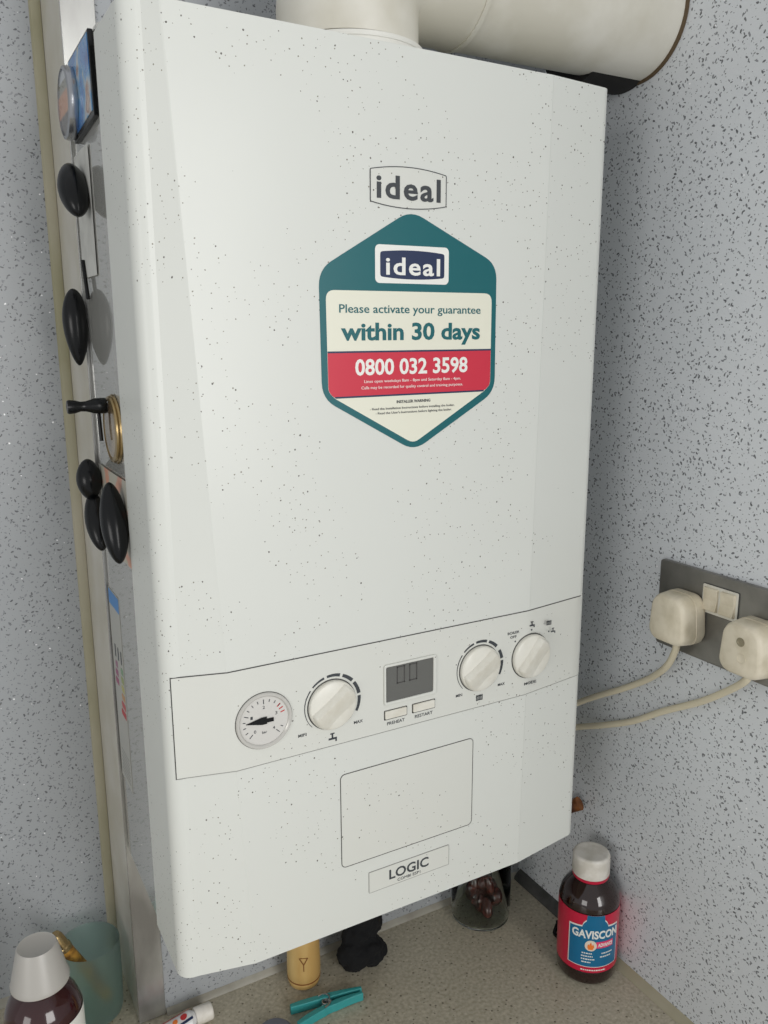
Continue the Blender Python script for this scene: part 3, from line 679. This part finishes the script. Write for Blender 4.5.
cylgrid('label_panel', bx, by, br, A0, -.0292, .0292, K(.0240), torso(.0008), .0005, M_white, lab, 90)
cylgrid('label_panel', bx, by, br, A0, -.0280, .0280, K(.0248), torso(-.0008), .0007, M_labelblue, lab, 90)
fb = cyl(bx, by, br, A0, .0006, .0010)
text('label_name', 'GAVISCON', -.0250, .0270, .0585, .0090, lambda u, v, k: fb(u, v, k), M_white, lab, bold=.03)
cylgrid('label_flash', bx, by, br, A0, .0010, .0215, K(.0470), K(.0545), .0009, M_labelpink, lab, 20)
text('label_text', 'ADVANCE', .0030, .0205, .0488, .0040, cyl(bx, by, br, A0, .0009, .0012), M_white, lab, bold=.03)
bm = B(); f5 = cyl(bx, by, br, A0, .0006, .0012); prism(bm, [(-.0045+.0062*math.cos(t*PI/12), .0500+.0062*math.sin(t*PI/12)) for t in range(24)], f5); obj('flame_roundel', bm, mat('roundel', (226, 214, 196), .4), lab, smooth=False)
bm = B(); f6 = cyl(bx, by, br, A0, .0008, .0015); prism(bm, [(-.0080, .0485), (-.0068, .0455), (-.0025, .0455), (-.0010, .0490), (-.0022, .0520), (-.0032, .0500), (-.0045, .0545), (-.0060, .0505), (-.0072, .0520)], f6); obj('flame', bm, M_orange, lab, smooth=False)
def fine_rows(f, rows, m):
    """rows of print too small to read"""
    bm = B()
    for u0_, u1_, z in rows:
        u = u0_
        while u < u1_:
            wd = .0012+.0016*random.random(); wd = min(wd, u1_-u); n = 2
            prism(bm, [(u, z), (u+wd, z), (u+wd, z+.0012), (u, z+.0012)], f); u += wd+.0006
    obj('fine_print', bm, m, lab, smooth=False)
fine_rows(fb, [(-.0135, -.0030, .0400), (-.0140, -.0020, .0365), (-.0140, .0000, .0330), (-.0135, -.0040, .0295), (.0075, .0210, .0400), (.0060, .0190, .0360)], M_white)
fine_rows(cyl(bx, by, br, A0, .0003, .0007), [(-.0140, .0130, .0198)], M_white)
gb.scale = (1, 1, 1.045)
# -- black wire loop beside it
bm = B(); tube(bm, [(-.018, -.100, .003), (-.026, -.106, .004), (-.034, -.113, .003), (-.030, -.122, .003), (-.020, -.117, .007), (-.016, -.108, .012), (-.024, -.104, .008)], .0024, 10)
tag(obj('wire_loop', bm, M_black), 'small black curl of wire on the worktop behind the brown medicine bottle', 'wire')

# -- glass jar in the corner with brown pieces and a wooden stick
jx, jy, jr = -.0880, -.0375, .0360
bm = B(); lathe(bm, [(0, .0006), (jr-.005, .0006), (jr-.001, .003), (jr, .008), (jr, .083), (jr-.0007, .084), (jr-.0014, .083), (jr-.0014, .007), (jr-.005, .003), (0, .003)], (jx, jy, 0), 56)
tag(obj('glass_jar', bm, M_glass), 'clear glass jar holding dark brown pieces in the corner under the boiler', 'jar')
bm = B(); random.seed(3)
for i in range(26):
    a = random.random()*6.28; r = random.random()**.5*.0190; z = .0162+.042*i/44
    ellip(bm, (jx+r*math.cos(a), jy+r*math.sin(a), z), (.0085+random.random()*.004, .006+random.random()*.003, .0065), Euler((random.random()*3, random.random()*3, random.random()*3)).to_matrix(), 14, 9)
tag(obj('dried_fruit', bm, blotchy('dark_brown_skin', (84, 38, 30), (44, 20, 16), 60, .2, coat=.4)), 'glossy dark reddish-brown pieces piled in the clear jar', 'dried food', kind='stuff')
bm = B(); tube(bm, [(jx-.012, jy+.006, .064), (jx+.012, jy-.004, .092), (jx+.040, jy-.028, .124), (-.0108, -.1190, .1705)], lambda t: .0040 if t < .8 else .0040+.004*(t-.8)/.2, 12, 6)
tag(obj('wooden_stick', bm, blotchy('dark_wood', (150, 92, 40), (70, 40, 24), 30, .5)), 'brown wooden stick leaning from the clear jar, its tip showing past the boiler edge', 'stick')

# -- turned wooden thing under the boiler
wx, wy = -.3215, -.0310
wd = thing('wooden_pestle', 'pale turned wooden pestle with a ring round its foot, upright under the boiler', 'pestle', (wx, wy, 0))
bm = B(); lathe(bm, [(0, .0005), (.0120, .0005), (.0165, .003), (.0180, .0075), (.0180, .0100), (.0176, .0108), (.0182, .012), (.0184, .020), (.0178, .05), (.0165, .085), (.0150, .110), (.0152, .120), (.0120, .130), (0, .133)], (wx, wy, 0), 48); obj('body', bm, M_wood, wd)
bm = B(); lathe(bm, [(.0172, .0098), (.0183, .0100), (.0183, .0112), (.0172, .0114)], (wx, wy, 0), 48, closed=True); obj('dark_ring', bm, M_woodline, wd)
aw = math.atan2(CAM.y-wy, CAM.x-wx); fwd = cyl(wx, wy, .0184, aw, .0, .0004); bm = B()
def stroke(bm, a, b, w_, f):
    a = Vector(a); b = Vector(b); d = (b-a).normalized(); n = Vector((-d.y, d.x))*w_/2; P = [a+n, a-n, b-n, b+n]; prism(bm, [(p.x, p.y) for p in P], f)
stroke(bm, (0, .028), (0, .036), .0009, fwd); stroke(bm, (0, .036), (-.0045, .044), .0009, fwd); stroke(bm, (0, .036), (.0045, .044), .0009, fwd); stroke(bm, (-.0045, .044), (.0045, .044), .0007, fwd); obj('carved_mark', bm, M_woodline, wd, smooth=False)

# -- black woolly lump
cx, cy = -.2540, -.0400
bm = B()
for c, r in [((cx-.010, cy-.002, .020), (.020, .018, .020)), ((cx+.008, cy-.004, .019), (.016, .017, .019)), ((cx-.004, cy+.004, .040), (.018, .016, .018)), ((cx+.010, cy+.004, .050), (.017, .016, .020)), ((cx+.004, cy, .066), (.016, .015, .014)), ((cx+.020, cy-.006, .018), (.009, .010, .010))]:
    ellip(bm, c, r, None, 24, 16)
o = obj('scrunchie', bm, M_cloth); tag(o, 'crumpled black fabric scrunchie heaped on the worktop under the boiler', 'scrunchie')
md = o.modifiers.new('remesh', 'REMESH'); md.mode = 'VOXEL'; md.voxel_size = .0016; md.use_smooth_shade = True
tx = bpy.data.textures.new('folds', 'CLOUDS'); tx.noise_scale = .010; tx.noise_depth = 2
md = o.modifiers.new('folds', 'DISPLACE'); md.texture = tx; md.strength = .007; md.mid_level = .55; md.texture_coords = 'LOCAL'

# -- clothes peg
pg = thing('clothes_peg', 'teal plastic clothes peg with wire spring lying on the worktop', 'clothes peg', (-.315, -.078, 0))
def pegleg(a, b, c, wdt):
    """flat leg through a (handle end), b (spring), c (jaw), standing on edge"""
    P = [Vector(a), Vector(b), Vector(c)]; bm = B(); L = []; Rr = []
    ts = [i/24 for i in range(25)]
    for t in ts:
        q = P[0]*(1-t)*(1-2*t)+P[1]*4*t*(1-t)+P[2]*t*(2*t-1); d = (P[2]-P[0]).normalized(); n = Vector((-d.y, d.x))
        h = wdt*(1-.45*max(0, (t-.6)/.4))*(1-.25*max(0, (.15-t)/.15)); 
        if .44 < t < .56: h *= .82
        L.append(q+n*h/2); Rr.append(q-n*h/2)
    prism(bm, [(p.x, p.y) for p in L+Rr[::-1]], lambda u, v, k: (u, v, .0105 if k else .0008))
    return bm
bevel_mod(obj('peg_leg', pegleg((-.3525, -.0660), (-.316, -.0712), (-.2755, -.0800), .0066), M_peg, pg, smooth=False), .0008, 2)
bevel_mod(obj('peg_leg', pegleg((-.3545, -.0905), (-.316, -.0845), (-.2775, -.0868), .0066), M_peg, pg, smooth=False), .0008, 2)
bm = B(); pts = []
for i in range(49): a = i/12*2*PI; pts.append((-.3165+.0042*math.cos(a), -.0778+.0042*math.sin(a), .0025+.0075*i/48))
tube(bm, pts, .0008, 8, 0)
tube(bm, [(-.3123, -.0778, .010), (-.312, -.0735, .0115), (-.316, -.0700, .0118), (-.322, -.0690, .011)], .0008, 8, 5); tube(bm, [(-.3123, -.0778, .0025), (-.312, -.0815, .0112), (-.316, -.0850, .0118), (-.322, -.0870, .011)], .0008, 8, 5)
obj('spring', bm, M_metal, pg)
# -- small grey item at the picture's lower edge
bm = B(); lathe(bm, [(0, .001), (.017, .001), (.019, .003), (.0185, .008), (.016, .0105), (.006, .0115), (0, .0112)], (-.3785, -.0880, 0), 40); tag(obj('grey_lid', bm, mat('slate_plastic', (112, 116, 126), .5)), 'small slate-grey round lid next to the teal peg', 'lid')

# -- small tube with white cap
ax = Vector((-.4260, -.0300, .0098)); bxv = Vector((-.5050, -.0330, .0098)); d = (bxv-ax).normalized(); nn = Vector((-d.y, d.x, 0))
tb = thing('ointment_tube', 'small white squeeze tube with red and blue print and a white screw cap', 'tube', (-.465, -.0315, 0))
q = d.to_track_quat('Z', 'Y').to_matrix()
bm = B(); lathe(bm, [(0, 0), (.0080, 0), (.0088, .0010), (.0090, .017), (.0085, .0178), (0, .0178)], ax, 36, q); obj('screw_cap', bm, M_cap, tb)
bm = B(); R_ = []
for i in range(13):
    t = i/12; c = ax+d*(.0178+.062*t); rr = .0060 if i == 0 else .0096
    hw = rr*(1+.35*t); hh = rr*(1-.88*t) if i else rr
    R_.append([bm.verts.new(c+nn*hw*math.cos(2*PI*k/28)+Vector((0, 0, 1))*(hh*math.sin(2*PI*k/28)) + Vector((0, 0, -(.0096-max(hh, .001))*.9 if i else 0))) for k in range(28)])
for A, C in zip(R_, R_[1:]):
    for k in range(28): bm.faces.new((A[k], A[(k+1) % 28], C[(k+1) % 28], C[k]))
bm.faces.new(R_[0]); bm.faces.new(R_[-1][::-1]); obj('tube_body', bm, mat('white_tube', (222, 222, 222), .3), tb)
def tubemap(u, v, k):
    # u along tube towards the cap, v across; wrap over the upper surface
    t = max(0, (.0796-u-.0178)/.062) if False else (.0178+.062-u-.0178)/.062
    c = ax+d*(.0178+.062-u); a = PI/2+v/.0096; hw = .0096*(1+.35*t); hh = .0096*(1-.88*t); e = 1.02+(.02 if k else 0)
    return tuple(c+nn*(-hw*e*math.cos(a)) + Vector((0, 0, 1))*(hh*e*math.sin(a)+.0002-(.0096-max(hh, .001))*.9))
for (u0_, u1_, v0_, v1_, m) in [(.012, .058, .0050, .0075, M_navy), (.012, .058, -.0085, -.0065, M_redline)]:
    bm = B(); n = 12; T = [[bm.verts.new(tubemap(u0_+(u1_-u0_)*i/n, v, k)) for v, k in ((v0_, 0), (v0_, 1), (v1_, 1), (v1_, 0))] for i in range(n+1)]
    for A, C in zip(T, T[1:]):
        for i in range(4): bm.faces.new((A[i], A[(i+1) % 4], C[(i+1) % 4], C[i]))
    bm.faces.new(T[0]); bm.faces.new(T[-1][::-1]); obj('printed_stripe', bm, m, tb)
for uc, rr_, m in ((.050, .0034, M_redline), (.041, .0026, M_orange), (.031, .0034, M_redline)):
    bm = B(); prism(bm, [(uc+rr_*math.cos(k*PI/8), .0005+rr_*math.sin(k*PI/8)) for k in range(16)], tubemap); obj('printed_mark', bm, m, tb, smooth=False)

# -- frosted teal tumbler with bronze tube leaning in it
tx_, ty_ = -.5310, .0390
bm = B(); lathe(bm, [(0, .0005), (.0245, .0005), (.0275, .003), (.0288, .008), (.0298, .040), (.0300, .084), (.0294, .0855), (.0284, .084), (.0280, .040), (.0270, .010), (.024, .007), (0, .007)], (tx_, ty_, 0), 64)
tag(obj('tumbler', bm, M_frost), 'frosted teal glass tumbler on the worktop by the left wall', 'glass')
p0 = Vector((-.5170, .0340, .0150)); p1 = Vector((-.5640, .0300, .1120)); dd = (p1-p0); L = dd.length; q = dd.to_track_quat('Z', 'Y').to_matrix()
st_ = thing('bronze_tube', 'gold and brown patterned tube leaning out of the frosted teal tumbler', 'tube', p0)
bm = B(); lathe(bm, [(0, 0), (.0050, 0), (.0064, .002), (.0066, L*.5), (.0064, L*.80), (0, L*.80)], p0, 28, q); obj('shaft', bm, blotchy('bronze_pattern', (196, 146, 66), (120, 82, 44), 110, .35, .4), st_)
bm = B(); lathe(bm, [(0, L*.80), (.0070, L*.80), (.0072, L*.84), (.0064, L*.85), (.0066, L*.97), (.0055, L), (0, L)], p0, 28, q); obj('end_cap', bm, M_gold, st_)

# -- brown bottle with measuring cup, lower left
lx, ly = -.5860, -.0600
lb = thing('syrup_bottle', 'dark brown syrup bottle topped by an upturned white measuring cup, lower left', 'bottle', (lx, ly, 0))
bm = B(); r = .0335; lathe(bm, [(0, .002), (r-.005, .0005), (r, .006), (r, .104), (r-.001, .112), (r-.004, .121), (r-.009, .129), (.0180, .1345), (.0155, .138), (0, .138)], (lx, ly, 0), 64); obj('bottle_body', bm, mat('plum_brown_glass', (52, 22, 24), .12, coat=.5), lb)
bm = B(); lathe(bm, [(.0248, .1390), (.0250, .1410), (.0243, .1425), (.0172, .1735), (.0160, .1755), (.0135, .1745), (0, .1745), (0, .1730), (.0150, .1725), (.0230, .1415), (.0236, .1390)], (lx, ly, 0), 56, closed=False); obj('measuring_cup', bm, mat('cloudy_white_cup', (182, 179, 173), .35, trans=.12), lb)
la = math.radians(225+52)
ll = cylgrid('label', lx, ly, r, la, -.004, .060, K(.020), K(.1085), .0003, M_white, lb, 60)
cylgrid('label_mark', lx, ly, r, la, -.0010, .0090, K(.094), K(.1060), .0006, M_orange, ll, 10)
cylgrid('label_mark', lx, ly, r, la, .0110, .0160, K(.072), K(.1065), .0006, M_blue, ll, 10)
cylgrid('label_mark', lx, ly, r, la, -.0020, .0180, K(.070), K(.0780), .0006, M_navy, ll, 14)
